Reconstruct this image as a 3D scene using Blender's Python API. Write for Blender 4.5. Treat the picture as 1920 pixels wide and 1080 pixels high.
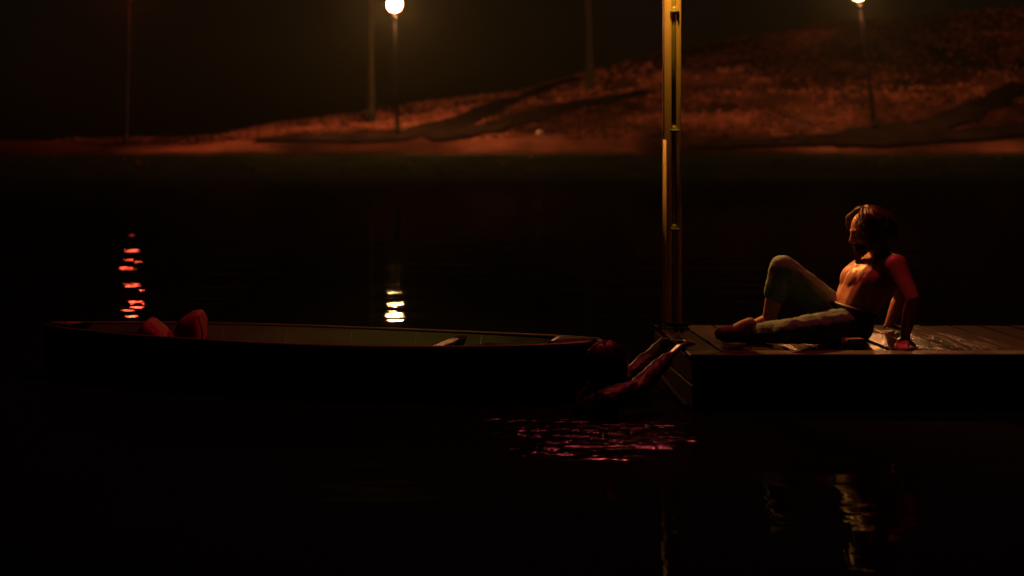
import bpy, bmesh, math, random
import numpy as np
from mathutils import Vector, Matrix, noise
random.seed(7)
R = math.radians
for o in list(bpy.data.objects): bpy.data.objects.remove(o)
scn = bpy.context.scene
COL = scn.collection

# ------------------------------------------------------------------ camera
FPX, CX, HY, CH = 2700.0, 800.0, 290.0, 1.328
cam_d = bpy.data.cameras.new('camera'); cam = bpy.data.objects.new('camera', cam_d); COL.objects.link(cam)
cam.location = (0, 0, CH); cam.rotation_euler = (R(90), 0, 0)
cam_d.sensor_width = 36; cam_d.lens = 36 * FPX / 1920
cam_d.shift_x = (960 - CX) / 1920; cam_d.shift_y = -(540 - HY) / 1920
cam_d.clip_start = .1; cam_d.clip_end = 2000
cam_d.dof.use_dof = True; cam_d.dof.focus_distance = 8.1; cam_d.dof.aperture_fstop = 1.6
scn.camera = cam
scn.render.engine = 'CYCLES'
# ------------------------------------------------------------------ night sky (sun below the horizon)
w = bpy.data.worlds.new('World'); scn.world = w; w.use_nodes = True
nt = w.node_tree; bg = nt.nodes['Background']
sky = nt.nodes.new('ShaderNodeTexSky'); sky.sky_type = 'NISHITA'; sky.sun_disc = False
sky.sun_elevation = R(1); sky.sun_rotation = R(200); sky.altitude = 50
nt.links.new(sky.outputs[0], bg.inputs[0]); bg.inputs[1].default_value = 0.0012
scn.view_settings.view_transform = 'Standard'; scn.view_settings.look = 'None'
scn.view_settings.exposure = 0; scn.view_settings.gamma = 1; scn.view_settings.use_curve_mapping = False
cy = scn.cycles
cy.use_denoising = True; cy.denoising_prefilter = 'ACCURATE'
cy.max_bounces = 6; cy.diffuse_bounces = 3; cy.glossy_bounces = 4; cy.volume_bounces = 0
cy.transmission_bounces = 4; cy.transparent_max_bounces = 8
cy.sample_clamp_direct = 40; cy.sample_clamp_indirect = 1.5
cy.caustics_reflective = False; cy.caustics_refractive = False
# lamp powers (radiance of each glowing globe)
E_LAMP_A, E_LAMP_B, E_POST, E_RED, E_FAR_RED = 2000, 1100, 1650, 1350, 320
E_FLOOD = 4300
HAZE = 0.00011

def P(px, py, D):
    """a pixel of the photograph (1920 wide) at distance D -> world point"""
    return Vector(((px - CX) * D / FPX, D, CH - (py - HY) * D / FPX))
DECK = CH - 375 * 7.5 / FPX            # z of the deck top (0.287 m above the water)

# ------------------------------------------------------------------ helpers
def tag(o, label=None, cat=None, group=None, kind=None):
    if label: o['label'] = label
    if cat: o['category'] = cat
    if group: o['group'] = group
    if kind: o['kind'] = kind
    return o
def empty(name, loc, *t, **k):
    o = bpy.data.objects.new(name, None); COL.objects.link(o); o.location = loc
    o.empty_display_size = .1
    return tag(o, *t, **k)
def link(name, me, mat=None, parent=None, smooth=False):
    o = bpy.data.objects.new(name, me); COL.objects.link(o)
    if mat and not me.materials: me.materials.append(mat)
    if smooth: me.shade_smooth()
    if parent:
        o.parent = parent
        o.matrix_parent_inverse = Matrix.Translation(-Vector(root_loc(parent)))
    return o
def root_loc(p):
    l = Vector(p.location)
    while p.parent: p = p.parent; l = Vector(p.location)
    return l if True else l
def part(name, bm, mat, parent=None, smooth=False):
    me = bpy.data.meshes.new(name); bm.to_mesh(me); bm.free()
    o = link(name, me, mat, None, smooth)
    if parent:
        o.parent = parent; o.matrix_parent_inverse = world_inv(parent)
    return o
def world_inv(p):
    m = Matrix.Translation(p.location) @ p.rotation_euler.to_matrix().to_4x4()
    if p.parent: m = world_mat(p.parent) @ p.matrix_parent_inverse @ m
    return m.inverted()
def world_mat(p): return world_inv(p).inverted()

def box(bm, c, s, rot=None, bev=0.0, seg=1):
    r = bmesh.ops.create_cube(bm, size=1)
    vs = r['verts']
    for v in vs: v.co = Vector((v.co.x * s[0], v.co.y * s[1], v.co.z * s[2]))
    if bev:
        es = list({e for v in vs for e in v.link_edges})
        rr = bmesh.ops.bevel(bm, geom=es, offset=bev, segments=seg, affect='EDGES', profile=.5)
        vs = list({v for f in rr['faces'] for v in f.verts} | {v for v in vs if v.is_valid})
    for v in vs:
        co = v.co.copy()
        if rot is not None: co = rot @ co
        v.co = co + Vector(c)
    return vs
def frame_of(d):
    d = d.normalized(); up = Vector((0, 0, 1)) if abs(d.z) < .9 else Vector((1, 0, 0))
    a = d.cross(up).normalized(); return a, d.cross(a).normalized(), d
def tube(bm, pts, rad, n=8, caps=True):
    pts = [Vector(p) for p in pts]
    if not hasattr(rad, '__len__'): rad = [rad] * len(pts)
    rings = []; a0 = None
    for i, p in enumerate(pts):
        d = (pts[min(i + 1, len(pts) - 1)] - pts[max(i - 1, 0)])
        if d.length < 1e-9: d = Vector((0, 0, 1))
        d.normalize()
        if a0 is None: a, b, _ = frame_of(d)
        else:
            a = (a0 - d * a0.dot(d))
            if a.length < 1e-6: a, b, _ = frame_of(d)
            a.normalize(); b = d.cross(a)
        a0 = a
        rings.append([bm.verts.new(p + (a * math.cos(2 * math.pi * k / n) + b * math.sin(2 * math.pi * k / n)) * rad[i]) for k in range(n)])
    for i in range(len(rings) - 1):
        for k in range(n):
            bm.faces.new((rings[i][k], rings[i][(k + 1) % n], rings[i + 1][(k + 1) % n], rings[i + 1][k]))
    if caps:
        bm.faces.new(rings[0][::-1]); bm.faces.new(rings[-1])
def capsule(bm, a, ra, b, rb, n=14):
    """closed tapered limb segment with round ends"""
    a, b = Vector(a), Vector(b); d = (b - a)
    L = d.length
    if L < 1e-6: d = Vector((0, 0, 1))
    d.normalize()
    pts = []; rad = []
    for k in range(1, 6):
        t = math.pi / 2 * k / 6
        pts.append(a - d * ra * math.cos(t)); rad.append(ra * math.sin(t))
    for k in range(0, 5):
        pts.append(a.lerp(b, k / 4)); rad.append(ra + (rb - ra) * k / 4)
    for k in range(5, 0, -1):
        t = math.pi / 2 * k / 6
        pts.append(b + d * rb * math.cos(t)); rad.append(rb * math.sin(t))
    tube(bm, pts, rad, n)
def ell(bm, c, r, rot=None, seg=20, rings=12):
    res = bmesh.ops.create_uvsphere(bm, u_segments=seg, v_segments=rings, radius=1)
    for v in res['verts']:
        co = Vector((v.co.x * r[0], v.co.y * r[1], v.co.z * r[2]))
        if rot is not None: co = rot @ co
        v.co = co + Vector(c)
def organic(name, bm, mat, parent, voxel=.006, smooth=3, wrinkle=0, wscale=.05):
    o = part(name, bm, mat, parent, True)
    m = o.modifiers.new('Remesh', 'REMESH'); m.mode = 'VOXEL'; m.voxel_size = voxel; m.use_smooth_shade = True
    m = o.modifiers.new('Smooth', 'SMOOTH'); m.iterations = smooth; m.factor = .5
    if wrinkle:
        t = bpy.data.textures.new(name + '_wrinkle', 'CLOUDS'); t.noise_scale = wscale; t.noise_depth = 2
        m = o.modifiers.new('Displace', 'DISPLACE'); m.texture = t; m.strength = wrinkle; m.mid_level = .5; m.texture_coords = 'GLOBAL'
    return o

# ------------------------------------------------------------------ materials
def mat(name, col, rough=.6, col2=None, scale=5, stretch=(1, 1, 1), bump=0, bscale=30, metal=0, rvar=0, detail=6, spec=None, coat=0, dist=.01, bstretch=None, island=0.0):
    m = bpy.data.materials.new(name); m.use_nodes = True
    n = m.node_tree.nodes; l = m.node_tree.links; b = n['Principled BSDF']
    b.inputs['Base Color'].default_value = (*col, 1); b.inputs['Roughness'].default_value = rough
    b.inputs['Metallic'].default_value = metal
    if spec is not None: b.inputs['Specular IOR Level'].default_value = spec
    if coat: b.inputs['Coat Weight'].default_value = coat; b.inputs['Coat Roughness'].default_value = .15
    g = n.new('ShaderNodeNewGeometry')
    def nz(s, st, det=detail):
        mp = n.new('ShaderNodeMapping'); mp.inputs['Scale'].default_value = st
        t = n.new('ShaderNodeTexNoise'); t.inputs['Scale'].default_value = s; t.inputs['Detail'].default_value = det
        t.inputs['Roughness'].default_value = .62
        l.new(g.outputs['Position'], mp.inputs['Vector']); l.new(mp.outputs[0], t.inputs['Vector']); return t
    if col2:
        t = nz(scale, stretch); r = n.new('ShaderNodeValToRGB')
        r.color_ramp.elements[0].position = .36; r.color_ramp.elements[1].position = .66
        r.color_ramp.elements[0].color = (*col, 1); r.color_ramp.elements[1].color = (*col2, 1)
        l.new(t.outputs['Fac'], r.inputs['Fac'])
        out = r.outputs[0]
        if island:
            oi = n.new('ShaderNodeObjectInfo'); mr = n.new('ShaderNodeMapRange')
            mr.inputs['To Min'].default_value = 1 - island; mr.inputs['To Max'].default_value = 1 + island
            l.new(oi.outputs['Random'], mr.inputs['Value'])
            mx = n.new('ShaderNodeVectorMath'); mx.operation = 'SCALE'
            l.new(out, mx.inputs[0]); l.new(mr.outputs[0], mx.inputs['Scale']); out = mx.outputs[0]
        l.new(out, b.inputs['Base Color'])
    if rvar:
        t = nz(scale * 1.7, stretch); mr = n.new('ShaderNodeMapRange')
        mr.inputs['From Min'].default_value = .3; mr.inputs['From Max'].default_value = .7
        mr.inputs['To Min'].default_value = max(.02, rough - rvar); mr.inputs['To Max'].default_value = min(1, rough + rvar)
        l.new(t.outputs['Fac'], mr.inputs['Value']); l.new(mr.outputs[0], b.inputs['Roughness'])
    if bump:
        t = nz(bscale, bstretch or stretch); bp = n.new('ShaderNodeBump'); bp.inputs['Strength'].default_value = bump
        bp.inputs['Distance'].default_value = dist
        l.new(t.outputs['Fac'], bp.inputs['Height']); l.new(bp.outputs[0], b.inputs['Normal'])
    return m
def glow(name, col, e):
    m = bpy.data.materials.new(name); m.use_nodes = True; n = m.node_tree.nodes; l = m.node_tree.links
    n.remove(n['Principled BSDF']); em = n.new('ShaderNodeEmission')
    em.inputs[0].default_value = (*col, 1); em.inputs[1].default_value = e
    l.new(em.outputs[0], n['Material Output'].inputs[0]); return m

M = dict(
    grass=mat('dry_grass', (.008, .006, .004), .9, (.105, .040, .028), .11, bump=.8, bscale=1.8, dist=.25, spec=0),
    bank=mat('bank_grass', (.003, .006, .003), .9, (.007, .011, .006), .5, bump=.8, bscale=2, dist=.2, spec=0),
    tuft=mat('grass_tuft', (.05, .022, .014), .9, (.19, .07, .05), .9, spec=0),
    dark_band=mat('dark_ground', (.004, .003, .003), .9, (.010, .007, .005), .7, bump=.4, bscale=6, dist=.03, spec=0),
    sand=mat('sandy_path', (.008, .006, .004), .9, (.034, .018, .012), .6, bump=.5, bscale=4, dist=.05, spec=0),
    wood=mat('wet_wood', (.012, .006, .0035), .6, (.042, .018, .009), 3.2, (6, .5, 6), bump=.9, bscale=12, dist=.004, rvar=.1, spec=.12, island=.35, bstretch=(12, .7, 7)),
    edge=mat('edge_wood', (.022, .028, .014), .5, (.045, .055, .028), 3.2, (.5, 5, 5), bump=.6, bscale=9, dist=.006, rvar=.1),
    face=mat('weathered_board', (.02, .02, .015), .7, (.15, .12, .07), 3.0, (1, .6, 3), bump=.6, bscale=14, dist=.008),
    fascia=mat('tarred_board', (.012, .011, .010), .7, (.03, .026, .02), 2.2, (.5, 1, 5), bump=.5, bscale=14, dist=.005),
    steel=mat('painted_steel', (.42, .27, .14), .5, (.62, .40, .20), 2.5, (3, 3, .6), bump=.15, bscale=20, metal=0, dist=.003, rvar=.08),
    conduit=mat('olive_conduit', (.17, .15, .04), .5, (.26, .22, .06), 4, bump=.2),
    darksteel=mat('dark_steel', (.010, .010, .011), .7, (.02, .019, .018), 3, bump=.2, metal=0, spec=0),
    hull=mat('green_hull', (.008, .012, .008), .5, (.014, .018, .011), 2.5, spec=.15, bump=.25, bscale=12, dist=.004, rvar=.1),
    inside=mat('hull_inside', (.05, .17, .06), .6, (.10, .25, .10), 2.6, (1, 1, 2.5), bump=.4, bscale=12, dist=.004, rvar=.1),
    rail=mat('gunwale', (.11, .15, .08), .4, (.17, .22, .12), 6, metal=0, bump=.2),
    red=mat('red_canvas', (.17, .003, .010), .85, (.27, .005, .016), 14, bump=.5, bscale=60, dist=.004),
    darkred=mat('dark_red_cloth', (.09, .018, .016), .7, (.14, .025, .02), 16, bump=.5, bscale=50, dist=.004),
    skin=mat('skin', (.40, .19, .12), .42, (.52, .27, .17), 9, bump=.35, bscale=60, dist=.002, rvar=.1),
    skin_w=mat('wet_skin', (.17, .05, .03), .35, (.24, .08, .05), 9, bump=.35, bscale=60, dist=.002, rvar=.1),
    hair=mat('dark_hair', (.045, .018, .010), .5, (.13, .062, .036), 16, bump=.4, bscale=90, dist=.002),
    hair_w=mat('wet_auburn_hair', (.05, .012, .008), .28, (.11, .026, .016), 16, bump=.4, bscale=90, dist=.002),
    trouser=mat('pale_trousers', (.11, .24, .18), .85, (.155, .30, .21), 5, bump=.6, bscale=60, dist=.003),
    belt=mat('belt', (.015, .012, .01), .5),
    shoe=mat('shoe_leather', (.26, .19, .11), .6, (.34, .25, .15), 12, bump=.4),
    sole=mat('rubber_sole', (.02, .02, .02), .6),
    shirt=mat('wet_red_shirt', (.014, .002, .003), .5, (.030, .0035, .005), 12, bump=.6, bscale=50, dist=.005),
    eye=mat('eye', (.5, .45, .4), .15), rope=mat('black_rope', (.003, .003, .003), .9, (.008, .007, .006), 60, bump=.6, bscale=200),
    bark=mat('bark', (.010, .010, .006), .95, (.026, .026, .014), 2, (3, 3, .6), bump=.8, bscale=6, dist=.05, spec=0),
    leaf=mat('leaf', (.035, .05, .016), .8, (.07, .085, .028), .8, spec=.2),
    stone=mat('pale_stone', (.14, .12, .09), .8, (.22, .19, .15), 6, bump=.5),
)
def wet(m, c, r):
    # a puddled patch of deck: glossier and more reflective, with a broken outline
    n = m.node_tree.nodes; l = m.node_tree.links; b = n['Principled BSDF']; g = n.new('ShaderNodeNewGeometry')
    v = n.new('ShaderNodeVectorMath'); v.operation = 'DISTANCE'; v.inputs[1].default_value = c; l.new(g.outputs['Position'], v.inputs[0])
    t = n.new('ShaderNodeTexNoise'); t.inputs['Scale'].default_value = 3.5; t.inputs['Detail'].default_value = 4
    mp = n.new('ShaderNodeMapping'); mp.inputs['Scale'].default_value = (5, .6, 1); l.new(g.outputs['Position'], mp.inputs[0]); l.new(mp.outputs[0], t.inputs['Vector'])
    a = n.new('ShaderNodeMath'); a.operation = 'MULTIPLY_ADD'; l.new(t.outputs['Fac'], a.inputs[0]); a.inputs[1].default_value = 1.5; l.new(v.outputs['Value'], a.inputs[2])
    mr = n.new('ShaderNodeMapRange'); mr.interpolation_type = 'SMOOTHSTEP'; l.new(a.outputs[0], mr.inputs[0]); mr.inputs[1].default_value = r + .92; mr.inputs[2].default_value = r + .62
    mr.inputs[3].default_value = .62; mr.inputs[4].default_value = .07; l.new(mr.outputs[0], b.inputs['Roughness'])
    m2 = n.new('ShaderNodeMapRange'); l.new(mr.outputs[0], m2.inputs[0]); m2.inputs[1].default_value = .62; m2.inputs[2].default_value = .07
    m2.inputs[3].default_value = .04; m2.inputs[4].default_value = .9; l.new(m2.outputs[0], b.inputs['Specular IOR Level'])
    m3 = n.new('ShaderNodeMapRange'); l.new(mr.outputs[0], m3.inputs[0]); m3.inputs[1].default_value = .5; m3.inputs[2].default_value = .07; l.new(m3.outputs[0], b.inputs['Coat Weight']); b.inputs['Coat Roughness'].default_value = .10; b.inputs['Coat IOR'].default_value = 1.4
    bn = b.inputs['Normal'].links[0].from_socket; l.new(bn, b.inputs['Coat Normal'])
WARM = (1.0, .36, .12)
def patches(m, scale, lo):
    # broad darker patches of damp bare earth in the slope
    n = m.node_tree.nodes; l = m.node_tree.links; b = n['Principled BSDF']; src = b.inputs['Base Color'].links[0].from_socket
    g = n.new('ShaderNodeNewGeometry'); t = n.new('ShaderNodeTexNoise'); t.inputs['Scale'].default_value = scale; t.inputs['Detail'].default_value = 5
    l.new(g.outputs['Position'], t.inputs['Vector']); mr = n.new('ShaderNodeMapRange'); mr.interpolation_type = 'SMOOTHSTEP'
    l.new(t.outputs['Fac'], mr.inputs[0]); mr.inputs[1].default_value = .40; mr.inputs[2].default_value = .60; mr.inputs[3].default_value = lo; mr.inputs[4].default_value = 1.25
    v = n.new('ShaderNodeVectorMath'); v.operation = 'SCALE'; l.new(src, v.inputs[0]); l.new(mr.outputs[0], v.inputs['Scale']); l.new(v.outputs[0], b.inputs['Base Color'])
for k in ('grass', 'tuft', 'sand'): patches(M[k], .09, .28)
wet(M['wood'], (2.52, 8.05, DECK), .42)
# ------------------------------------------------------------------ terrain
BX = [-200, -23, -7.4, 7.4, 20.4, 32.4, 52, 200]; BZ = [2.0, 2.3, 4.7, 7.0, 10.2, 12.4, 14.6, 18]
def sm(t): t = max(0, min(1, t)); return t * t * (3 - 2 * t)
def z50(X): return 2.15 + .50 * sm((X + 16) / 10) + .25 * sm((X - 6) / 20)
def terrain(X, Y):
    s = .35 * noise.noise(Vector((X * .07, Y * .07, 3)))
    if Y < 76: z = -1.2
    elif Y < 80: z = -1.2 + 1.2 * (Y - 76) / 4
    elif Y < 88: z = 1.25 * ((Y - 80) / 8) ** .85
    elif Y < 91: z = 1.25 + .22 * (Y - 88) / 3
    elif Y < 95: z = 1.47 + (z50(X) - 1.47) * (Y - 91) / 4
    else:
        zt = float(np.interp(X, BX, BZ))
        if Y < 127: t = (Y - 95) / 32; z = z50(X) + (zt - z50(X)) * (t * .8 + .2 * t * t)
        else: z = zt - (Y - 127) * .10 * sm((Y - 127) / 10)
    amp = sm((Y - 95) / 12) * 1.3 + .05 * sm((Y - 80) / 3)
    z += s * amp + .16 * noise.noise(Vector((X * .35, Y * .35, 8))) * (sm((Y - 94) / 4) + .2 * sm((Y - 80) / 2) * (1 - sm((Y - 86) / 2)))
    return z
def grid(xs, ys, f):
    bm = bmesh.new(); vs = [[bm.verts.new((x, y, f(x, y))) for y in ys] for x in xs]
    for i in range(len(xs) - 1):
        for j in range(len(ys) - 1):
            bm.faces.new((vs[i][j], vs[i + 1][j], vs[i + 1][j + 1], vs[i][j + 1]))
    return bm
xs = [-400, -250, -150, -100, -75] + list(np.arange(-60, 90, .9)) + [100, 130, 180, 260, 400]
ys = [-60, 0, 40, 70, 76, 78] + list(np.arange(79, 180, .8)) + [185, 195, 220, 270, 350, 500]
g = part('ground', grid(xs, ys, terrain), M['grass'], smooth=True); tag(g, kind='structure')

def on_ground(px, py, lo=80, hi=127):
    for k in range(int((hi - lo) / .15)):
        D = lo + k * .15; p = P(px, py, D)
        if p.z <= terrain(p.x, D): return p
    p = P(px, py, hi); p.z = terrain(p.x, hi); return p
BANDS = []
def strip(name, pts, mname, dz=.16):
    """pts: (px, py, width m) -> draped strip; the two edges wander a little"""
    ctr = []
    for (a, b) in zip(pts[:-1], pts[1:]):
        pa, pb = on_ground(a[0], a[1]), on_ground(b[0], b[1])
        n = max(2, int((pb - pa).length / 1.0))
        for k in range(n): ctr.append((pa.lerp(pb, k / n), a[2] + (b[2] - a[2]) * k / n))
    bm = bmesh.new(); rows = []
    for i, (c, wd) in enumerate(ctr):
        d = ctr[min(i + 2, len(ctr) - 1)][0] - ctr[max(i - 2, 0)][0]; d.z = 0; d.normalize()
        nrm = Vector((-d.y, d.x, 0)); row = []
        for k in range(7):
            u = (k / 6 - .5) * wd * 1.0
            if k == 3: BANDS.append((c.x, c.y, wd * .6))
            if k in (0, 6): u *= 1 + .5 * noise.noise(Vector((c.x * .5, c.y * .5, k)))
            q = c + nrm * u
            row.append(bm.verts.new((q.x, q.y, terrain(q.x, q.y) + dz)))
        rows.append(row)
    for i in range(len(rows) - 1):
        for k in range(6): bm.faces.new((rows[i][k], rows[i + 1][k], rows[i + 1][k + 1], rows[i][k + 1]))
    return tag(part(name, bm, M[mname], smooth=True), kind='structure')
bm = grid(list(np.arange(-60, 90, .8)), list(np.arange(88.2, 91.1, .4)), lambda x, y: terrain(x, y) + .04)
for v in bm.verts:
    if v.co.y < 88.3 or v.co.y > 90.9: v.co.y += .35 * noise.noise(Vector((v.co.x * .5, v.co.y, 0)))
tag(part('riverside_path', bm, M['sand'], smooth=True), kind='structure')
strip('dark_band', [(480, 266, 1.0), (620, 262, 1.6), (700, 262, 1.9), (760, 256, 2.4), (830, 240, 4.2), (890, 218, 3.2), (950, 190, 2.8), (1030, 163, 2.6), (1110, 142, 2.2)], 'dark_band')  # dark irregular bands draped over the far slope
strip('dark_band', [(800, 262, 1.8), (870, 252, 3), (940, 238, 3.0), (1010, 214, 3.0), (1100, 196, 2.8), (1240, 168, 2.4)], 'dark_band', .19)
strip('dark_band', [(1290, 277, .8), (1440, 272, 1.5), (1550, 265, 2.2), (1640, 254, 2.8), (1720, 243, 3.2), (1790, 226, 2.6), (1850, 196, 2.0), (1925, 152, 1.6)], 'dark_band')
strip('dark_band', [(1560, 272, 1.8), (1700, 264, 2.2), (1810, 256, 2.2), (1960, 243, 2.0)], 'dark_band', .19)

tag(part('river_bank', grid(list(np.arange(-60, 90, .8)), list(np.arange(79, 88.25, .46)), lambda x, y: terrain(x, y) + .03), M['bank'], smooth=True), kind='structure')
# tufts of rough grass (stuff)
bm = bmesh.new()
rng = random.Random(3)
for _ in range(16000):
    Y = 94 + 34 * rng.random() ** 1.2; X = rng.uniform(-25, 60)
    if rng.random() < .04: Y = rng.uniform(81, 87.6)
    if noise.noise(Vector((X * .25, Y * .25, 5))) < -.05 and rng.random() < .8: continue
    if any((X - a_) ** 2 + (Y - b_) ** 2 < r_ * r_ for a_, b_, r_ in BANDS): continue
    z = terrain(X, Y); h = rng.uniform(.15, .5) * (.7 if Y > 90 else .4)
    for k in range(4):
        a = rng.uniform(0, 6.28); wd = rng.uniform(.06, .13); ln = rng.uniform(-.2, .2)
        b0 = Vector((X + rng.uniform(-.1, .1), Y + rng.uniform(-.1, .1), z - .03))
        dx = Vector((math.cos(a), math.sin(a), 0)) * wd
        vs = [bm.verts.new(b0 - dx), bm.verts.new(b0 + dx), bm.verts.new(b0 + Vector((ln, rng.uniform(-.1, .1), h)))]
        bm.faces.new(vs)
tag(part('grass', bm, M['tuft']), 'rough dry grass tufts growing over the far slope', 'grass', kind='stuff')

# ------------------------------------------------------------------ water
def water_mat():
    m = bpy.data.materials.new('dark_water'); m.use_nodes = True
    n = m.node_tree.nodes; l = m.node_tree.links; b = n['Principled BSDF']
    n.remove(b); df = n.new('ShaderNodeBsdfDiffuse'); df.inputs[0].default_value = (.004, .005, .005, 1)
    gl = n.new('ShaderNodeBsdfAnisotropic'); gl.inputs['Roughness'].default_value = .035; gl.inputs[0].default_value = (.75, 1, 1, 1)
    mx = n.new('ShaderNodeMixShader'); mx.inputs[0].default_value = .085
    l.new(df.outputs[0], mx.inputs[1]); l.new(gl.outputs[0], mx.inputs[2]); l.new(mx.outputs[0], n['Material Output'].inputs[0])
    g = n.new('ShaderNodeNewGeometry')
    rr = n.new('ShaderNodeMapRange'); rr.interpolation_type = 'SMOOTHSTEP'; rr.inputs[1].default_value = 1.5; rr.inputs[2].default_value = .9; rr.inputs[3].default_value = .018; rr.inputs[4].default_value = .18
    l.new(rr.outputs[0], gl.inputs['Roughness'])
    def nz(s, st, det, out='Fac'):
        mp = n.new('ShaderNodeMapping'); mp.inputs['Scale'].default_value = st
        t = n.new('ShaderNodeTexNoise'); t.inputs['Scale'].default_value = s; t.inputs['Detail'].default_value = det
        l.new(g.outputs['Position'], mp.inputs['Vector']); l.new(mp.outputs[0], t.inputs['Vector']); return t.outputs[out]
    def math_(op, a, bb=None, c=None):
        q = n.new('ShaderNodeMath'); q.operation = op
        for i, v in enumerate((a, bb, c)):
            if v is None: continue
            if isinstance(v, (int, float)): q.inputs[i].default_value = v
            else: l.new(v, q.inputs[i])
        return q.outputs[0]
    # distance from the swimmer and from the dock end
    def dist(c):
        v = n.new('ShaderNodeVectorMath'); v.operation = 'DISTANCE'; v.inputs[1].default_value = c
        l.new(g.outputs['Position'], v.inputs[0]); return v.outputs['Value']
    d = dist((.78, 6.92, 0))
    l.new(d, rr.inputs[0])
    # gentle wind ripple everywhere
    h = math_('MULTIPLY', nz(1.3, (.45, 1.1, 1), 2), .016)
    # a breeze ruffles the open water to the left
    sx = n.new('ShaderNodeSeparateXYZ'); l.new(g.outputs['Position'], sx.inputs[0]); wr = n.new('ShaderNodeMapRange'); wr.interpolation_type = 'SMOOTHSTEP'
    l.new(sx.outputs[0], wr.inputs[0]); wr.inputs[1].default_value = -1.0; wr.inputs[2].default_value = -2.4; wr.inputs[3].default_value = 1; wr.inputs[4].default_value = 2.3
    h = math_('MULTIPLY', h, wr.outputs[0])
    h = math_('ADD', h, math_('MULTIPLY', nz(9, (.4, 1.0, 1), 2), .0016))
    # rings and chop where the swimmer stirs the water
    mr = n.new('ShaderNodeMapRange'); mr.interpolation_type = 'SMOOTHSTEP'
    mr.inputs['From Min'].default_value = .88; mr.inputs['From Max'].default_value = .10
    dn = math_('ADD', d, math_('MULTIPLY', math_('SUBTRACT', nz(3.2, (.8, 1, 1), 3), .5), 1.3))
    l.new(dn, mr.inputs['Value']); fall = math_('POWER', mr.outputs[0], 1.6)
    wob = math_('ADD', d, math_('MULTIPLY', nz(4, (1, 1, 1), 2), .16))
    rings = math_('MULTIPLY', math_('SINE', math_('MULTIPLY', wob, 62)), .0032)
    chop = math_('MULTIPLY', nz(13, (.6, 1, 1), 4), .085)
    h = math_('ADD', h, math_('MULTIPLY', math_('ADD', rings, chop), fall))
    bp = n.new('ShaderNodeBump'); bp.inputs['Strength'].default_value = 1; bp.inputs['Distance'].default_value = 1
    l.new(h, bp.inputs['Height'])
    for q in (gl, df): l.new(bp.outputs[0], q.inputs['Normal'])
    return m
M['water'] = water_mat()
bm = bmesh.new()
vs = [bm.verts.new(c) for c in ((-400, -60, 0), (400, -60, 0), (400, 82, 0), (-400, 82, 0))]; bm.faces.new(vs)
tag(part('water', bm, M['water']), kind='structure')

# ------------------------------------------------------------------ street lamps on the far bank
def street_lamp(base, head, label, e, gr='street lamps on the far bank', col=WARM, rad=.50):
    root = empty('street_lamp', base, label, 'street lamp', gr)
    base, head = Vector(base), Vector(head)
    bm = bmesh.new(); pts = [base.lerp(head, t) for t in (0, .25, .5, .75, .92)]
    tube(bm, pts, [.14, .12, .10, .09, .085], 10)
    tube(bm, [base + Vector((0, 0, -.1)), base + Vector((0, 0, .7))], .19, 10)
    part('pole', bm, M['darksteel'], root, True)
    bm = bmesh.new()
    top = base.lerp(head, .90)
    tube(bm, [top, top + Vector((0, 0, .10))], [.16, .22], 12)
    part('lamp_base', bm, M['darksteel'], root, True)
    bm = bmesh.new(); bmesh.ops.create_icosphere(bm, subdivisions=2, radius=rad, matrix=Matrix.Translation(head + Vector((0, 0, .0))))
    part('globe', bm, glow('lamp_glow', col, e), root, True)
    bm = bmesh.new(); tube(bm, [head + Vector((0, 0, rad * .75)), head + Vector((0, 0, rad * .95)), head + Vector((0, 0, rad + .12))], [.42, .50, .08], 14)
    part('lamp_cap', bm, M['darksteel'], root, True)
    return root
a = on_ground(745, 254, 92); street_lamp(a, P(740, 8, a.y), 'street lamp with bright yellow glowing globe left of the dock post', E_LAMP_A)
a = on_ground(1640, 245, 92); street_lamp(a, P(1610, -13, a.y), 'street lamp on the far bank above the reclining man, globe cut off', E_LAMP_B)
a = P(235, 268, 94); a.z = terrain(a.x, 94)
street_lamp(a, P(243, -28, 94), 'red glowing lamp on the far left bank above its red streak on the water', E_FAR_RED, None, (1, .055, .025), .45)

# trees behind the lamps
def tree(base, h, lean, r0, label, seed):
    rg = random.Random(seed); root = empty('tree', base, label, 'tree', 'trees on the far slope')
    base = Vector(base); bm = bmesh.new()
    tr = [base + Vector((lean * t * t, 0, h * t)) + Vector((.12 * noise.noise(Vector((t * 3, seed, 0))), 0, 0)) for t in np.linspace(-.03, .8, 12)]
    tube(bm, tr, [r0 * (1 - .75 * k / 11) for k in range(12)], 9)
    tips = []
    for k in range(22):
        t = rg.uniform(.66, .8); p = tr[min(11, int(t / .8 * 11))]
        a = rg.uniform(0, 6.28); L = rg.uniform(1.5, 4.2)
        q = p + Vector((math.cos(a) * L, math.sin(a) * L, rg.uniform(.6, 2)))
        m = p.lerp(q, .5) + Vector((0, 0, .25)); tube(bm, [p, m, q], [.07, .045, .015], 5); tips += [m, q, q]
    part('trunk', bm, M['bark'], root, True)
    bm = bmesh.new()
    for t in tips:
        for k in range(90):
            c = t + Vector((rg.gauss(0, .9), rg.gauss(0, .9), rg.gauss(0, .6))); s = rg.uniform(.09, .2)
            u = Vector((rg.uniform(-1, 1), rg.uniform(-1, 1), rg.uniform(-1, 1))).normalized(); v = u.orthogonal().normalized()
            bm.faces.new([bm.verts.new(c + u * s), bm.verts.new(c + v * s * .5), bm.verts.new(c - u * s), bm.verts.new(c - v * s * .5)])
    part('crown', bm, M['leaf'], root)
def tree_at(px, D, *a):
    X = (px - CX) * D / FPX; tree((X, D, terrain(X, D)), *a)
tree_at(1106, 118, 24, -1.6, .36, 'slim pale trunked tree at the top centre, between the left lamp and the dock post', 5)
tree_at(697, 112, 22, -.3, .30, 'slim faint tree just left of the bright lamp on the far bank', 9)
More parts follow.
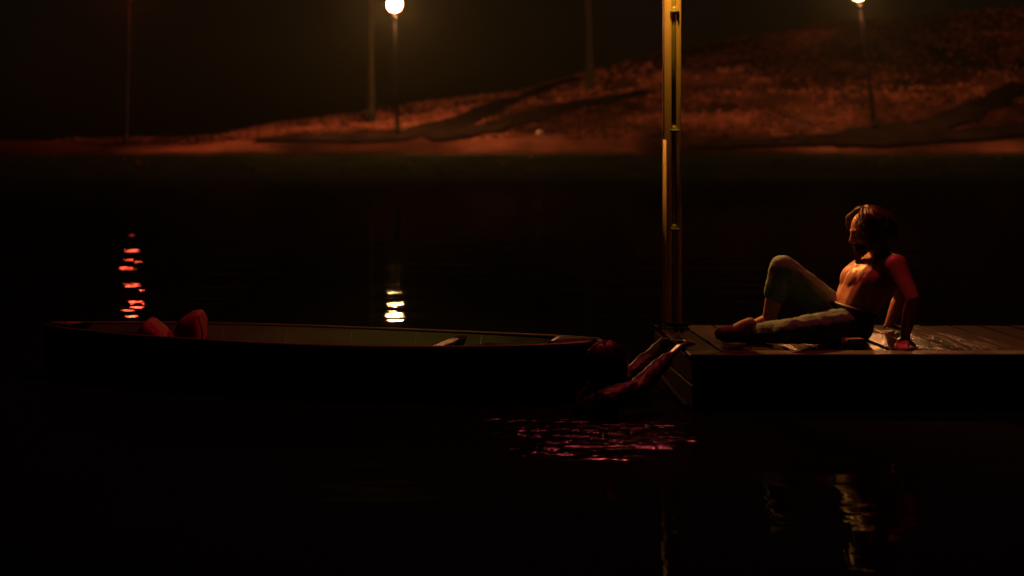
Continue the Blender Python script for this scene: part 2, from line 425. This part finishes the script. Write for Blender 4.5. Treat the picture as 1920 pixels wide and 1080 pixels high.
# pale stone on the slope
bm = bmesh.new(); p = on_ground(1012, 251)
bmesh.ops.create_icosphere(bm, subdivisions=2, radius=.21, matrix=Matrix.Translation(p + Vector((0, 0, .05))))
for v in bm.verts: v.co += (v.co - p).normalized() * .05 * noise.noise(v.co * 5)
tag(part('stone', bm, M['stone'], smooth=False), 'small pale stone lying on the dim grass slope right of the lamp', 'stone')

# ------------------------------------------------------------------ dock
X0, DN, DF = 1.383, 7.5, 8.79
dock = empty('dock', (X0, DN, 0), 'dark wooden dock with wet deck planks, running off to the right', 'dock')
bm = bmesh.new(); box(bm, (0, 0, 0), (.168, DF - DN - .17, .038), bev=.005); pm = bpy.data.meshes.new('plank'); bm.to_mesh(pm); bm.free(); pm.materials.append(M['wood'])
rg = random.Random(5)
x = X0 + .09; 
while x < 7.0:
    o = bpy.data.objects.new('plank', pm); COL.objects.link(o); o.parent = dock
    wz = DECK - .019 + rg.uniform(-.003, .003)
    o.location = (x - X0, (DF + DN + .17) / 2 - DN + rg.uniform(-.004, .004), wz)
    o.rotation_euler = (R(rg.uniform(-.15, .15)), R(rg.uniform(-1.1, 1.1)), R(rg.uniform(-.12, .12))); x += .181
bm = bmesh.new(); box(bm, (X0 + 2.85, DN + .08, DECK - .016), (5.72, .155, .036), bev=.006); part('edge_board', bm, M['edge'], dock)
for k, z in enumerate((.205, .068, -.07)):
    bm = bmesh.new(); box(bm, (X0 + 2.86, DN + .030, z - .012), (5.66, .04, .128), bev=.005); part('side_board', bm, M['fascia'], dock)
    bm = bmesh.new(); box(bm, (X0 + .022, (DN + DF) / 2, z - .012), (.036, DF - DN - .05, .128), bev=.005); part('end_board', bm, M['face'], dock)
    bm = bmesh.new(); box(bm, (X0 + 2.86, DF - .03, z - .012), (5.66, .04, .128), bev=.005); part('side_board', bm, M['fascia'], dock)
for xx in (X0 + .12, X0 + 2.4, X0 + 4.8):
    for yy in (DN + .16, DF - .16):
        bm = bmesh.new(); tube(bm, [(xx, yy, -1.2), (xx, yy, DECK - .045)], .075, 12); part('piling', bm, M['fascia'], dock, True)
for xx in np.arange(X0 + .6, 6.8, 1.2):
    bm = bmesh.new(); box(bm, (xx, (DN + DF) / 2, .14), (.08, DF - DN - .12, .18)); part('joist', bm, M['fascia'], dock)
# black rope slung across the end of the dock
bm = bmesh.new(); pts = []
for k in range(25):
    t = k / 24; pts.append((X0 - .016, DN + .005 + t * 1.1, .015 + .045 * t - .012 * math.sin(math.pi * t)))
tube(bm, pts, .011, 7); part('mooring_rope', bm, M['rope'], None, True)
tag(bpy.data.objects['mooring_rope'], 'thin black rope slung low across the end face of the dock', 'rope')

# ------------------------------------------------------------------ lamp post on the dock
lx, ly = P(1260, 0, 8.62).x, 8.62
post = empty('lamp_post', (lx, ly, DECK), 'tall steel lamp post on the dock lit orange, conduit strapped to its front', 'lamp post')
sc_ = 8.62 / FPX
bm = bmesh.new()   # channel shaped post: two flanges and a web behind
box(bm, (lx - 9.0 * sc_, ly, DECK + 1.85), (15 * sc_, .055, 3.7), bev=.008, seg=2)
part('post_left_flange', bm, M['steel'], post, True)
bm = bmesh.new(); box(bm, (lx + 11.5 * sc_, ly, DECK + 1.85), (10 * sc_, .055, 3.7), bev=.008, seg=2); part('post_right_flange', bm, M['steel'], post, True)
bm = bmesh.new(); box(bm, (lx + 2 * sc_, ly + .022, DECK + 1.845), (9.6 * sc_, .012, 3.69)); part('web', bm, M['steel'], post)
bm = bmesh.new(); tube(bm, [(lx + 2.5 * sc_, ly - .006, DECK + .02), (lx + 2.5 * sc_, ly - .006, DECK + 3.62)], 5.4 * sc_, 10); part('conduit', bm, M['conduit'], post, True)
for py in (22, 245, 430):
    z = P(0, py, 8.60).z; bm = bmesh.new()
    box(bm, (lx + 3.5 * sc_, ly - .033, z), (17 * sc_, .010, .018), bev=.003)
    tube(bm, [(lx + 3 * sc_, ly - .022, z - .012), (lx + 3 * sc_, ly - .022, z + .03)], 4.6 * sc_, 10)
    tube(bm, [(lx + 9.5 * sc_, ly - .046, z), (lx + 9.5 * sc_, ly - .033, z)], .006, 8)
    part('clamp', bm, M['conduit'], post, True)
bm = bmesh.new(); zt = P(0, 262, 8.60).z; tube(bm, [(lx - 14.5 * sc_, ly - .02, DECK), (lx - 14.5 * sc_, ly - .02, zt)], 3.6 * sc_, 10); part('side_pipe', bm, M['steel'], post, True)
bm = bmesh.new(); box(bm, (lx, ly, DECK + .006), (.19, .13, .012), bev=.003)
for sx in (-1, 1): tube(bm, [(lx + sx * .08, ly - .045, DECK + .01), (lx + sx * .08, ly - .045, DECK + .028)], .009, 6)
part('base_plate', bm, M['darksteel'], post)
# bracket and lamp head above the frame
lh = Vector((lx - .02, ly - .25, DECK + 2.68))
bm = bmesh.new(); tube(bm, [(lx, ly - .02, DECK + 3.10), (lx, ly - .14, DECK + 3.20), (lx - .01, ly - .22, DECK + 3.14), lh + Vector((0, 0, .22))], [.03, .028, .025, .022], 10)
part('bracket', bm, M['steel'], post, True)
hx = Vector((-.26, .38, -1)).normalized(); lc = lh + Vector((0, 0, .06))
bm = bmesh.new(); tube(bm, [lc - hx * .16, lc - hx * .07, lc, lc + hx * .20], [.03, .075, .085, .09], 18, caps=False)
s = part('lamp_shade', bm, M['conduit'], post, True); sm_ = s.modifiers.new('Solidify', 'SOLIDIFY'); sm_.thickness = .004
bm = bmesh.new(); bmesh.ops.create_icosphere(bm, subdivisions=2, radius=.05, matrix=Matrix.Translation(lh + Vector((0, 0, .06))))
part('bulb', bm, glow('post_bulb', (1, .50, .06), E_POST), post, True)
bm = bmesh.new(); rp = Vector((lx, ly + .0, DECK + 3.86)); bmesh.ops.create_icosphere(bm, subdivisions=2, radius=.08, matrix=Matrix.Translation(rp))
part('red_signal', bm, glow('red_signal', (1, .06, .085), E_RED), post, True)
bm = bmesh.new(); tube(bm, [rp + Vector((0, 0, -.14)), rp + Vector((0, 0, -.055))], [.05, .045], 12); part('signal_base', bm, M['darksteel'], post, True)
# long arm carrying a hooded floodlight over the far side of the dock
fl = Vector((lx - .35, ly + 1.8, DECK + 2.55)); aim = Vector((2.55, 7.95, .55)); fd = (aim - fl).normalized()
bm = bmesh.new(); tube(bm, [(lx, ly + .02, DECK + 3.45), (lx - .12, ly + .7, DECK + 3.50), fl - fd * .12 + Vector((0, 0, .10)), fl - fd * .10], [.028, .025, .022, .02], 10); part('arm', bm, M['steel'], post, True)
bm = bmesh.new(); tube(bm, [fl - fd * .14, fl - fd * .04, fl, fl + fd * .44], [.04, .075, .085, .105], 20, caps=False)
s = part('floodlight_hood', bm, M['darksteel'], post, True); sm_ = s.modifiers.new('Solidify', 'SOLIDIFY'); sm_.thickness = .004
bm = bmesh.new(); tube(bm, [fl - fd * .02, fl], [.062, .062], 20); part('floodlight_lens', bm, glow('floodlight', (1, .37, .07), E_FLOOD), post)
# cleat
c = P(1261, 606, 8.5); bm = bmesh.new()
cz = DECK
cl = empty('mooring_cleat', (c.x + .03, 8.45, cz), 'small dark mooring cleat on the deck at the foot of the post', 'cleat')
bm = bmesh.new()
for s_ in (-1, 1): tube(bm, [(c.x + .03 + s_ * .018, 8.45, cz), (c.x + .03 + s_ * .014, 8.45, cz + .04)], [.014, .010], 8)
part('foot', bm, M['darksteel'], cl, True)
bm = bmesh.new(); tube(bm, [(c.x - .05, 8.45, cz + .055), (c.x - .02, 8.45, cz + .045), (c.x + .08, 8.45, cz + .045), (c.x + .11, 8.45, cz + .055)], [.007, .012, .012, .007], 8); part('horn', bm, M['darksteel'], cl, True)

# ------------------------------------------------------------------ canoe
CL, CR = Vector((-2.338, 8.83, 0)), Vector((.945, 7.776, 0))
ax = (CR - CL); CLEN = ax.length; ax.normalize(); nr = Vector((ax.y, -ax.x, 0))  # nr points towards the camera
if nr.y > 0: nr = -nr
canoe = empty('canoe', CL.lerp(CR, .5), 'long low dark green canoe floating beside the dock end', 'canoe')
def beam(t): return .42 * (max(0, math.sin(math.pi * t)) ** .62 if t < .5 else max(0, math.sin(math.pi * t)) ** .55)
def sheer(t): return .282 + .0 * abs(2 * t - 1) ** 2 + (.0 * max(0, 1 - 2 * t) ** 3) + .035 * max(0, 2 * t - 1) ** 2
def hull_bm(off, zb, rise):
    bm = bmesh.new(); rows = []
    N, K = 48, 16
    for i in range(N + 1):
        t = i / N; b = max(.002, beam(t) - off); zt = sheer(t); c = CL + ax * (t * CLEN); row = []
        zl = zb + rise * abs(2 * t - 1) ** 6
        for k in range(K + 1):
            u = -1 + 2 * k / K; v = 1 - abs(u) ** 1.8
            q = c + nr * (-u * b); q.z = zt + (zl - zt) * v; row.append(bm.verts.new(q))
        rows.append(row)
    for i in range(N):
        for k in range(K): bm.faces.new((rows[i][k], rows[i][k + 1], rows[i + 1][k + 1], rows[i + 1][k]))
    return bm
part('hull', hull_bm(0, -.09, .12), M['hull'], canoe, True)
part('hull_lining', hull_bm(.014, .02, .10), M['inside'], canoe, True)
def gun(sgn, off=0, dz=0, t0=0, t1=1, n=50):
    out = []
    for i in range(n + 1):
        t = t0 + (t1 - t0) * i / n; q = CL + ax * (t * CLEN) + nr * sgn * (beam(t) + off); q.z = sheer(t) + dz; out.append(q)
    return out
for s_ in (-1, 1):
    bm = bmesh.new(); tube(bm, gun(s_, -.004, .004), .0105, 8); part('gunwale', bm, M['rail'], canoe, True)
bm = bmesh.new(); tube(bm, gun(1, .003, -.145, .66, .93, 24), .006, 6); part('hull_strip', bm, M['rail'], canoe, True)  # thin pale strip low on the near side of the hull
for t in np.arange(.18, .9, .12):
    bm = bmesh.new(); pts = []
    for k in range(17):
        u = -1 + 2 * k / 16; v = 1 - abs(u) ** 1.8
        q = CL + ax * (t * CLEN) + nr * (-u * (beam(t) - .02)); q.z = sheer(t) - .004 + (.028 - sheer(t)) * v; pts.append(q)
    tube(bm, pts, .0035, 5); part('rib', bm, M['inside'], canoe, True)
rz = Matrix.Rotation(math.atan2(ax.y, ax.x), 3, 'Z')
for t, nm in ((.14, 'seat'), (.745, 'thwart'), (.82, 'seat')):
    c = CL + ax * (t * CLEN); c.z = sheer(t) - (.02 if nm == 'thwart' else .055)
    bm = bmesh.new(); box(bm, c, (.06 if nm == 'thwart' else .22, 2 * beam(t) - .045, .02), rz, bev=.005); part(nm, bm, M['hull'], canoe)
for t0, t1 in ((.006, .07), (.925, .994)):
    bm = bmesh.new(); rows = []
    for i in range(9):
        t = t0 + (t1 - t0) * i / 8; c = CL + ax * (t * CLEN); rows.append([])
        for k in range(5):
            u = (k / 4 * 2 - 1); q = c + nr * u * (beam(t) - .006); q.z = sheer(t) + .006 + .012 * (1 - u * u); rows[-1].append(bm.verts.new(q))
    for i in range(8):
        for k in range(4): bm.faces.new((rows[i][k], rows[i + 1][k], rows[i + 1][k + 1], rows[i][k + 1]))
    o = part('bow_deck', bm, M['hull'], canoe, True); o.modifiers.new('Solidify', 'SOLIDIFY').thickness = .006
# red canvas seat backs standing in the left half of the canoe
def hit(px):   # canoe axis point under a photo column
    for k in range(1000):
        t = k / 1000; q = CL + ax * (t * CLEN)
        if CX + FPX * q.x / q.y > px: return q, t
def cushion(name, outline, D, th, label, cat, hollow):
    root = empty(name, P(outline[0][0], outline[0][1], D), label, cat, 'red things in the canoe')
    def ring(dy, k):
        cx_ = sum(p[0] for p in outline) / len(outline); cy_ = sum(p[1] for p in outline) / len(outline)
        return [P(cx_ + (p[0] - cx_) * k, cy_ + (p[1] - cy_) * k, D) + Vector((0, dy, 0)) for p in outline]
    bm = bmesh.new(); prof = [(-th * .5, .72), (-th * .42, .93), (-th * .15, 1.0), (th * .15, 1.0), (th * .42, .93), (th * .5, .72)]
    rows = [[bm.verts.new(q) for q in ring(dy, k)] for dy, k in prof]
    n = len(outline)
    for i in range(len(rows) - 1):
        for k in range(n): bm.faces.new((rows[i][k], rows[i][(k + 1) % n], rows[i + 1][(k + 1) % n], rows[i + 1][k]))
    bm.faces.new(rows[0][::-1]); bm.faces.new(rows[-1])
    bmesh.ops.recalc_face_normals(bm, faces=bm.faces[:])
    o = part('cover', bm, M['red'], root, True); m = o.modifiers.new('Subdivision', 'SUBSURF'); m.levels = m.render_levels = 2
    t = bpy.data.textures.new('fold', 'CLOUDS'); t.noise_scale = .06; m = o.modifiers.new('Displace', 'DISPLACE'); m.texture = t; m.strength = .02; m.texture_coords = 'GLOBAL'
    return root
q1, _ = hit(292); q2, _ = hit(358)
r1 = cushion('seat_cushion', [(262, 612), (276, 597), (286, 598), (303, 614), (324, 633), (318, 652), (285, 656), (262, 650)], q1.y, .36, 'low red pointed cushion in the left end of the canoe', 'cushion', False)
r2 = cushion('canvas_backrest', [(330, 606), (345, 592), (368, 581), (379, 584), (384, 604), (386, 650), (376, 662), (334, 660)], q2.y, .34, 'taller red canvas backrest standing up in the left half of the canoe', 'backrest', True)
bm = bmesh.new(); tube(bm, [P(372, 592, q2.y - .18), P(379, 620, q2.y - .19), P(380, 650, q2.y - .18)], .006, 6); part('strap', bm, M['darkred'], r2, True)

# ------------------------------------------------------------------ people
def hand(bm, W, d, up, curl=.25, L=.185, thumb=1, spread=.12):
    """palm from wrist W along d, back of the hand facing up; five bent fingers"""
    W = Vector(W); d = Vector(d).normalized(); up = Vector(up); up = (up - d * up.dot(d)).normalized(); s = d.cross(up).normalized()
    pl = L * .5
    tips = []
    fl = (.40, .45, .42, .33)
    for k in range(4):
        o = (k - 1.5) * .020
        k0 = W + d * .012 + s * o * .55; k1 = W + d * (pl * (1 - .06 * abs(k - 1))) + s * o * 1.05 + up * .004
        capsule(bm, k0, .0135, k1, .0115, 8)
        dirv = (d + s * spread * (k - 1.5)).normalized(); p = k1; r = .0092
        for j in range(3):
            ang = curl * (j + .6); dv = (dirv * math.cos(ang) - up * math.sin(ang)).normalized()
            q = p + dv * fl[k] * L * (.46, .31, .23)[j]; capsule(bm, p, r, q, r * .88, 8); p = q; r *= .88
    b = W + d * .02 - up * .006 + s * thumb * -.018
    q = b + (d * .55 - s * thumb * .8 - up * .15).normalized() * .048; capsule(bm, b, .014, q, .0115, 8)
    q2 = q + (d * .85 - s * thumb * .35 - up * .1).normalized() * .032; capsule(bm, q, .0108, q2, .0095, 8)
    q3 = q2 + (d * .95 - s * thumb * .1 - up * .2).normalized() * .024; capsule(bm, q2, .0095, q3, .008, 8)
def chain(bm, pts, rad):
    for i in range(len(pts) - 1): capsule(bm, pts[i], rad[i], pts[i + 1], rad[i + 1])
def head(bm, c, fwd, up, s=1.0):
    """skull, jaw, brow, nose, lips, ears; returns a local->world function"""
    fwd = Vector(fwd).normalized(); up = (Vector(up) - fwd * Vector(up).dot(fwd)).normalized(); sd = up.cross(fwd).normalized()
    Mx = Matrix((fwd, sd, up)).transposed()
    L = lambda f, l_, u: Vector(c) + (Mx @ Vector((f, l_, u))) * s
    ell(bm, L(-.012, 0, .032), (.094 * s, .074 * s, .088 * s), Mx)       # cranium
    ell(bm, L(.028, 0, -.010), (.060 * s, .062 * s, .082 * s), Mx)       # face
    ell(bm, L(.034, 0, -.066), (.042 * s, .046 * s, .036 * s), Mx)       # jaw
    ell(bm, L(.066, 0, -.090), (.018 * s, .020 * s, .016 * s), Mx)       # chin
    for l_ in (-1, 1):
        capsule(bm, L(.080, l_ * .008, .030), .010 * s, L(.068, l_ * .044, .028), .009 * s, 8)   # brow
        ell(bm, L(.056, l_ * .042, -.018), (.024 * s, .018 * s, .018 * s), Mx)                  # cheek
        ell(bm, L(-.008, l_ * .076, -.004), (.018 * s, .007 * s, .030 * s), Mx)                 # ear
    capsule(bm, L(.082, 0, .020), .008 * s, L(.101, 0, -.020), .011 * s, 8)   # nose
    for l_ in (-1, 1): ell(bm, L(.096, l_ * .012, -.026), (.011 * s, .008 * s, .008 * s), Mx)
    ell(bm, L(.086, 0, -.050), (.010 * s, .022 * s, .006 * s), Mx); ell(bm, L(.083, 0, -.062), (.010 * s, .020 * s, .007 * s), Mx)
    return L, Mx
def eyes(parent, L, s):
    for l_ in (-1, 1):
        bm = bmesh.new(); ell(bm, L(.071, l_ * .030, .006), (.012 * s,) * 3, None, 12, 8); part('eye', bm, M['eye'], parent, True)

# ---- the man lying back on the dock
man = empty('person', (P(1590, 640, 8.25).x, 8.25, DECK), 'bare chested bearded person lying back on the dock, one knee raised', 'person')
S = {k: P(v[0], v[1], v[2] - .15) for k, v in dict(
    pel=(1592, 606, 8.28), belly=(1608, 564, 8.26), chest=(1630, 526, 8.25), top=(1655, 497, 8.25), neck=(1652, 480, 8.25),
    shn=(1680, 497, 8.05), shf=(1658, 493, 8.44), eln=(1712, 562, 7.93), wrn=(1698, 624, 8.02), elf=(1690, 556, 8.56), wrf=(1668, 606, 8.60),
    hn=(1584, 612, 8.17), kn=(1487, 620, 7.86), an=(1410, 626, 8.10), hf=(1582, 604, 8.40), kf=(1467, 502, 8.36), af=(1438, 612, 8.42)).items()}
bm = bmesh.new()
def torso(bm, S, g=0, lo=0):
    sd = Vector((0, 1, 0))
    def slab(c, half, r):
        for u in (-1, -.5, 0, .5, 1): ell(bm, S[c] + sd * half * u, (r * (1 - .12 * abs(u)),) * 3, None, 16, 10)
    a = S
    def bone(c0, c1, half0, half1, r0, r1):
        for u in (-1, -.78, -.56, -.34, -.12, .12, .34, .56, .78, 1):
            capsule(bm, a[c0] + sd * half0 * u, r0 * (1 - .1 * abs(u)) + g, a[c1] + sd * half1 * u, r1 * (1 - .1 * abs(u)) + g, 14)
    return bone
bone = torso(bm, S)
bone('pel', 'belly', .085, .080, .102, .112); bone('belly', 'chest', .080, .095, .114, .134); bone('chest', 'top', .095, .11, .134, .088)
for u in (-1, 1): ell(bm, S['chest'] + Vector((-.078, u * .055, .022)), (.060, .09, .085), Matrix.Rotation(R(35), 3, 'Y'))   # pectorals
chain(bm, [S['shn'], S['shn'].lerp(S['eln'], .35), S['eln'], S['eln'].lerp(S['wrn'], .3), S['wrn']], [.062, .052, .041, .043, .028])
chain(bm, [S['shf'], S['shf'].lerp(S['elf'], .35), S['elf'], S['elf'].lerp(S['wrf'], .3), S['wrf']], [.062, .052, .041, .043, .028])
capsule(bm, S['top'] + Vector((0, -.10, 0)), .07, S['shn'], .058); capsule(bm, S['top'] + Vector((0, .10, 0)), .07, S['shf'], .058)
capsule(bm, S['top'], .066, P(1648, 468, 8.09), .056); capsule(bm, P(1648, 468, 8.09), .056, P(1640, 452, 8.09), .055)
for u in (-1, 1): capsule(bm, P(1650, 474, 8.09) + Vector((0, u * .03, 0)), .035, S['top'] + Vector((.02, u * .13, -.01)), .045)
hc = P(1627, 437, 8.07)
hfwd = Vector((-1, -.10, -.22)); hup = Vector((-.22, 0, 1))
L_, Mx_ = head(bm, hc, hfwd, hup, 1.06)
wn = S['wrn']; hand(bm, wn + Vector((0, 0, -.03)), (-.35, -.55, -.28), (-.2, -.2, .9), .12, thumb=1)
wf = S['wrf']; hand(bm, wf + Vector((0, 0, -.01)), (.2, .5, -.12), (0, 0, 1), .1, thumb=-1)
capsule(bm, S['wrn'], .028, wn + Vector((0, 0, -.03)), .024)
# legs inside the trousers, bare shin of the raised leg
chain(bm, [S['hf'], S['kf'], S['kf'].lerp(S['af'], .35), S['af'], ], [.085, .055, .056, .036])
chain(bm, [S['hn'], S['kn'], S['kn'].lerp(S['an'], .35), S['an']], [.085, .052, .05, .034])
organic('body', bm, M['skin'], man, .006, 7)
eyes(man, L_, 1.06)
# trousers
bm = bmesh.new(); b2 = torso(bm, S, .014)
S['waist'] = S['pel'].lerp(S['belly'], .45)
b2('pel', 'waist', .088, .085, .104, .100)
chain(bm, [S['hf'], S['hf'].lerp(S['kf'], .5), S['kf'], S['kf'].lerp(S['af'], .42)], [.104, .094, .074, .068])
chain(bm, [S['hn'], S['hn'].lerp(S['kn'], .5), S['kn'], S['kn'].lerp(S['an'], .5), S['kn'].lerp(S['an'], .9)], [.104, .088, .068, .064, .052])
organic('trousers', bm, M['trouser'], man, .007, 3, .020, .085)
wdir = (S['belly'] - S['pel']).normalized(); bm = bmesh.new(); cbelt = S['pel'].lerp(S['belly'], .62); e1 = Vector((0, 1, 0)); e2 = wdir.cross(e1).normalized()
ring = [cbelt + e1 * math.cos(a) * .195 + e2 * math.sin(a) * .119 for a in np.linspace(0, 2 * math.pi, 41)]
tube(bm, ring, .014, 6); part('belt', bm, M['belt'], man, True)
# shoes
def shoe(bm, heel, toe, up, s=1):
    heel, toe = Vector(heel), Vector(toe); d = (toe - heel).normalized(); up = Vector(up); up = (up - d * up.dot(d)).normalized()
    L = (toe - heel).length
    chain(bm, [heel + up * .03, heel.lerp(toe, .35) + up * .026, heel.lerp(toe, .72) + up * .016, toe + up * .010], [.037, .040, .043, .032])
    chain(bm, [heel + up * .075 + d * .01, heel.lerp(toe, .22) + up * .06, heel.lerp(toe, .5) + up * .035], [.038, .038, .034])
def sole(bm, heel, toe, up):
    heel, toe = Vector(heel), Vector(toe); d = (toe - heel).normalized(); up = Vector(up); up = (up - d * up.dot(d)).normalized()
    o = -up * .006
    chain(bm, [heel + o, heel.lerp(toe, .4) + o, heel.lerp(toe, .75) + o, toe + o * .6], [.026, .024, .034, .026])
A = (P(1406, 634, 7.93), P(1350, 628, 7.86), (-.35, -.1, .9)); bm = bmesh.new(); shoe(bm, *A); organic('shoe', bm, M['shoe'], man, .005, 3)
B = (S['af'] + Vector((.03, 0, -.03)), S['af'] + Vector((-.20, -.02, -.04)), (0, 0, 1)); 
B = (Vector((B[0].x, B[0].y, DECK + .02)), Vector((B[1].x, B[1].y, DECK + .02)), B[2]); bm = bmesh.new(); shoe(bm, *B); organic('shoe', bm, M['shoe'], man, .005, 3)
for q in (A, B): bm = bmesh.new(); sole(bm, *q); organic('shoe_sole', bm, M['sole'], man, .005, 2)
# hair
def strands(bm, L, n, seed, length, out, r=(.004, .008), face=.45, sag=1.0, zl=.03, wave=.010, back=None):
    rg = random.Random(seed)
    for i in range(n):
        a = rg.uniform(-math.pi, math.pi)
        if abs(a) < face: continue
        root_r = rg.uniform(.0, 1)
        pts = []; rad = []; ph = rg.uniform(0, 6.28); r0 = rg.uniform(*r); ln = length * rg.uniform(.45, 1.12)
        fx = -.012; N = 13; o_ = out * rg.uniform(.5, 1.9); lumps = .9 * out * noise.noise(Vector((math.cos(a) * 3.4, math.sin(a) * 3.4, root_r * 4 + seed)))
        for k in range(N):
            t = k / (N - 1)
            s = t * ln
            th = min(1.0, s / .15) * math.pi / 2        # from the parting over the skull
            th0 = root_r * .25; th = th0 + (math.pi / 2 - th0) * min(1, s / .14)
            x_ = math.cos(a) * math.sin(th) * (.097 + o_ + lumps); y_ = math.sin(a) * math.sin(th) * (.078 + o_ + lumps); z_ = zl + math.cos(th) * (.091 + o_ * .8 + lumps)
            over = max(0, s - .14)
            z_ -= over * sag; k2 = over * .15
            x_ += -math.cos(a) * k2 * .5 - over * .12
            wv = wave * math.sin(ph + s * (34 + 10 * root_r)) * min(1, s / .08); w2 = wave * math.cos(ph * 1.7 + s * 38) * min(1, s / .08)
            pts.append(L(fx + x_ + wv * .8, y_ + w2, z_ + wv * .3)); rad.append(r0 * (1 - .6 * t))
        tube(bm, pts, rad, 5)
bm = bmesh.new()
strands(bm, L_, 1100, 4, .205, .014, (.0018, .0044), face=.92, wave=.028)
ell(bm, L_(-.022, 0, .036), (.094 * 1.06, .077 * 1.06, .088 * 1.06), Mx_)
part('hair', bm, M['hair'], man, True)
bm = bmesh.new(); rg = random.Random(8)
for i in range(170):
    a = rg.uniform(-1.25, 1.25); u = rg.uniform(0, 1)
    p = Vector((.030 + .052 * math.cos(a), .056 * math.sin(a), -.050 - .045 * u * math.cos(a)))
    ln = rg.uniform(.04, .075) * (1 if abs(a) < .7 else .6)
    pts = [L_(p.x + .012 * t + .004 * math.sin(9 * t + i), p.y * (1 - .2 * t), p.z - ln * t) for t in (0, .3, .65, 1)]
    tube(bm, pts, [.005, .006, .004, .0015], 5)
for i in range(26):   # moustache
    s_ = 1 if i % 2 else -1; u = rg.uniform(.1, 1)
    tube(bm, [L_(.100, s_ * .004, -.036), L_(.094, s_ * .018, -.042), L_(.078, s_ * .032, -.058 - .01 * u)], [.004, .005, .002], 5)
part('beard', bm, M['hair'], man, True)

# small dark red pouch beside his hip
pc = P(1600, 650, 7.74); pc.z = DECK
bm = bmesh.new(); pouch = empty('pouch', pc, 'small dark red cloth pouch on the deck beside the hip of the person lying back', 'pouch')
box(bm, pc + Vector((0, 0, .028)), (.115, .08, .05), Matrix.Rotation(.2, 3, 'Z'), bev=.018, seg=3)
o = part('pouch_body', bm, M['darkred'], pouch, True)
bm = bmesh.new(); box(bm, pc + Vector((0, 0, .050)), (.105, .072, .010), Matrix.Rotation(.2, 3, 'Z'), bev=.004, seg=2); part('flap', bm, M['darkred'], pouch, True)

# ---- the swimmer climbing out at the end of the dock
sw = empty('person', (.87, 7.35, 0), 'person in wet red shirt in the water reaching onto the dock end', 'person')
W = {k: P(*v) for k, v in dict(pel=(1112, 850, 7.34), belly=(1113, 806, 7.34), chest=(1118, 768, 7.36), top=(1126, 742, 7.38),
     shn=(1138, 752, 7.20), shf=(1146, 742, 7.56), elf=(1200, 690, 7.66), wrf=(1250, 641, 7.90), eln=(1196, 728, 7.30), wrn=(1256, 668, 7.55)).items()}
bm = bmesh.new(); b3 = torso(bm, W)
b3('pel', 'belly', .08, .075, .095, .090); b3('belly', 'chest', .075, .09, .092, .105); b3('chest', 'top', .09, .10, .105, .075)
chain(bm, [W['shf'], W['shf'].lerp(W['elf'], .4), W['elf'], W['elf'].lerp(W['wrf'], .3), W['wrf']], [.055, .046, .038, .038, .025])
chain(bm, [W['shn'], W['shn'].lerp(W['eln'], .4), W['eln'], W['eln'].lerp(W['wrn'], .3), W['wrn']], [.055, .046, .038, .038, .025])
capsule(bm, W['top'], .06, P(1138, 716, 7.38), .05)
sh = P(1143, 684, 7.38)
L2, Mx2 = head(bm, sh, (.95, .35, .25), (-.25, 0, 1), .98)
hw = W['wrf'].copy(); hand(bm, hw, (.88, .28, -.06 + (DECK + .02 - hw.z)), (.05, 0, 1), .14, L=.20, thumb=-1, spread=.20)
hw2 = W['wrn'].copy(); hand(bm, hw2, (.75, .42, .55), (-.55, 0, .8), .42, L=.19, thumb=1, spread=.18)
chain(bm, [W['pel'] + Vector((0, -.09, 0)), W['pel'] + Vector((.06, -.11, -.42)), W['pel'] + Vector((-.02, -.11, -.8))], [.085, .06, .04])
chain(bm, [W['pel'] + Vector((0, .09, 0)), W['pel'] + Vector((.12, .11, -.40)), W['pel'] + Vector((.0, .11, -.8))], [.085, .06, .04])
organic('body', bm, M['skin_w'], sw, .006, 4)
eyes(sw, L2, .98)
bm = bmesh.new(); b4 = torso(bm, W, .012)
b4('belly', 'chest', .078, .09, .096, .108); b4('chest', 'top', .09, .10, .106, .074); b4('pel', 'belly', .082, .078, .098, .094)
for q in 'fn': chain(bm, [W['sh' + q], W['sh' + q].lerp(W['el' + q], .5), W['el' + q], W['el' + q].lerp(W['wr' + q], .4), W['el' + q].lerp(W['wr' + q], .88)], [.066, .058, .050, .048, .036])
organic('shirt', bm, M['shirt'], sw, .007, 3, .022, .05)
bm = bmesh.new(); strands(bm, L2, 800, 14, .34, .005, (.002, .005), .6, 1.0, wave=.008)
ell(bm, L2(-.020, 0, .034), (.095 * .98, .076 * .98, .088 * .98), Mx2)
part('hair', bm, M['hair_w'], sw, True)

# ------------------------------------------------------------------ added thin haze, standing in for lens glow round the lamps
if HAZE:
    m = bpy.data.materials.new('halo_haze'); m.use_nodes = True; n = m.node_tree.nodes; n.remove(n['Principled BSDF'])
    v = n.new('ShaderNodeVolumePrincipled'); v.inputs['Density'].default_value = HAZE; v.inputs['Color'].default_value = (.75, .90, .66, 1); v.inputs['Anisotropy'].default_value = .7
    m.node_tree.links.new(v.outputs[0], n['Material Output'].inputs['Volume'])
    bm = bmesh.new(); box(bm, (0, 225, 18), (820, 590, 48)); o = part('haze', bm, m); tag(o, 'thin added haze giving the lamps a faint halo', 'haze', kind='stuff')
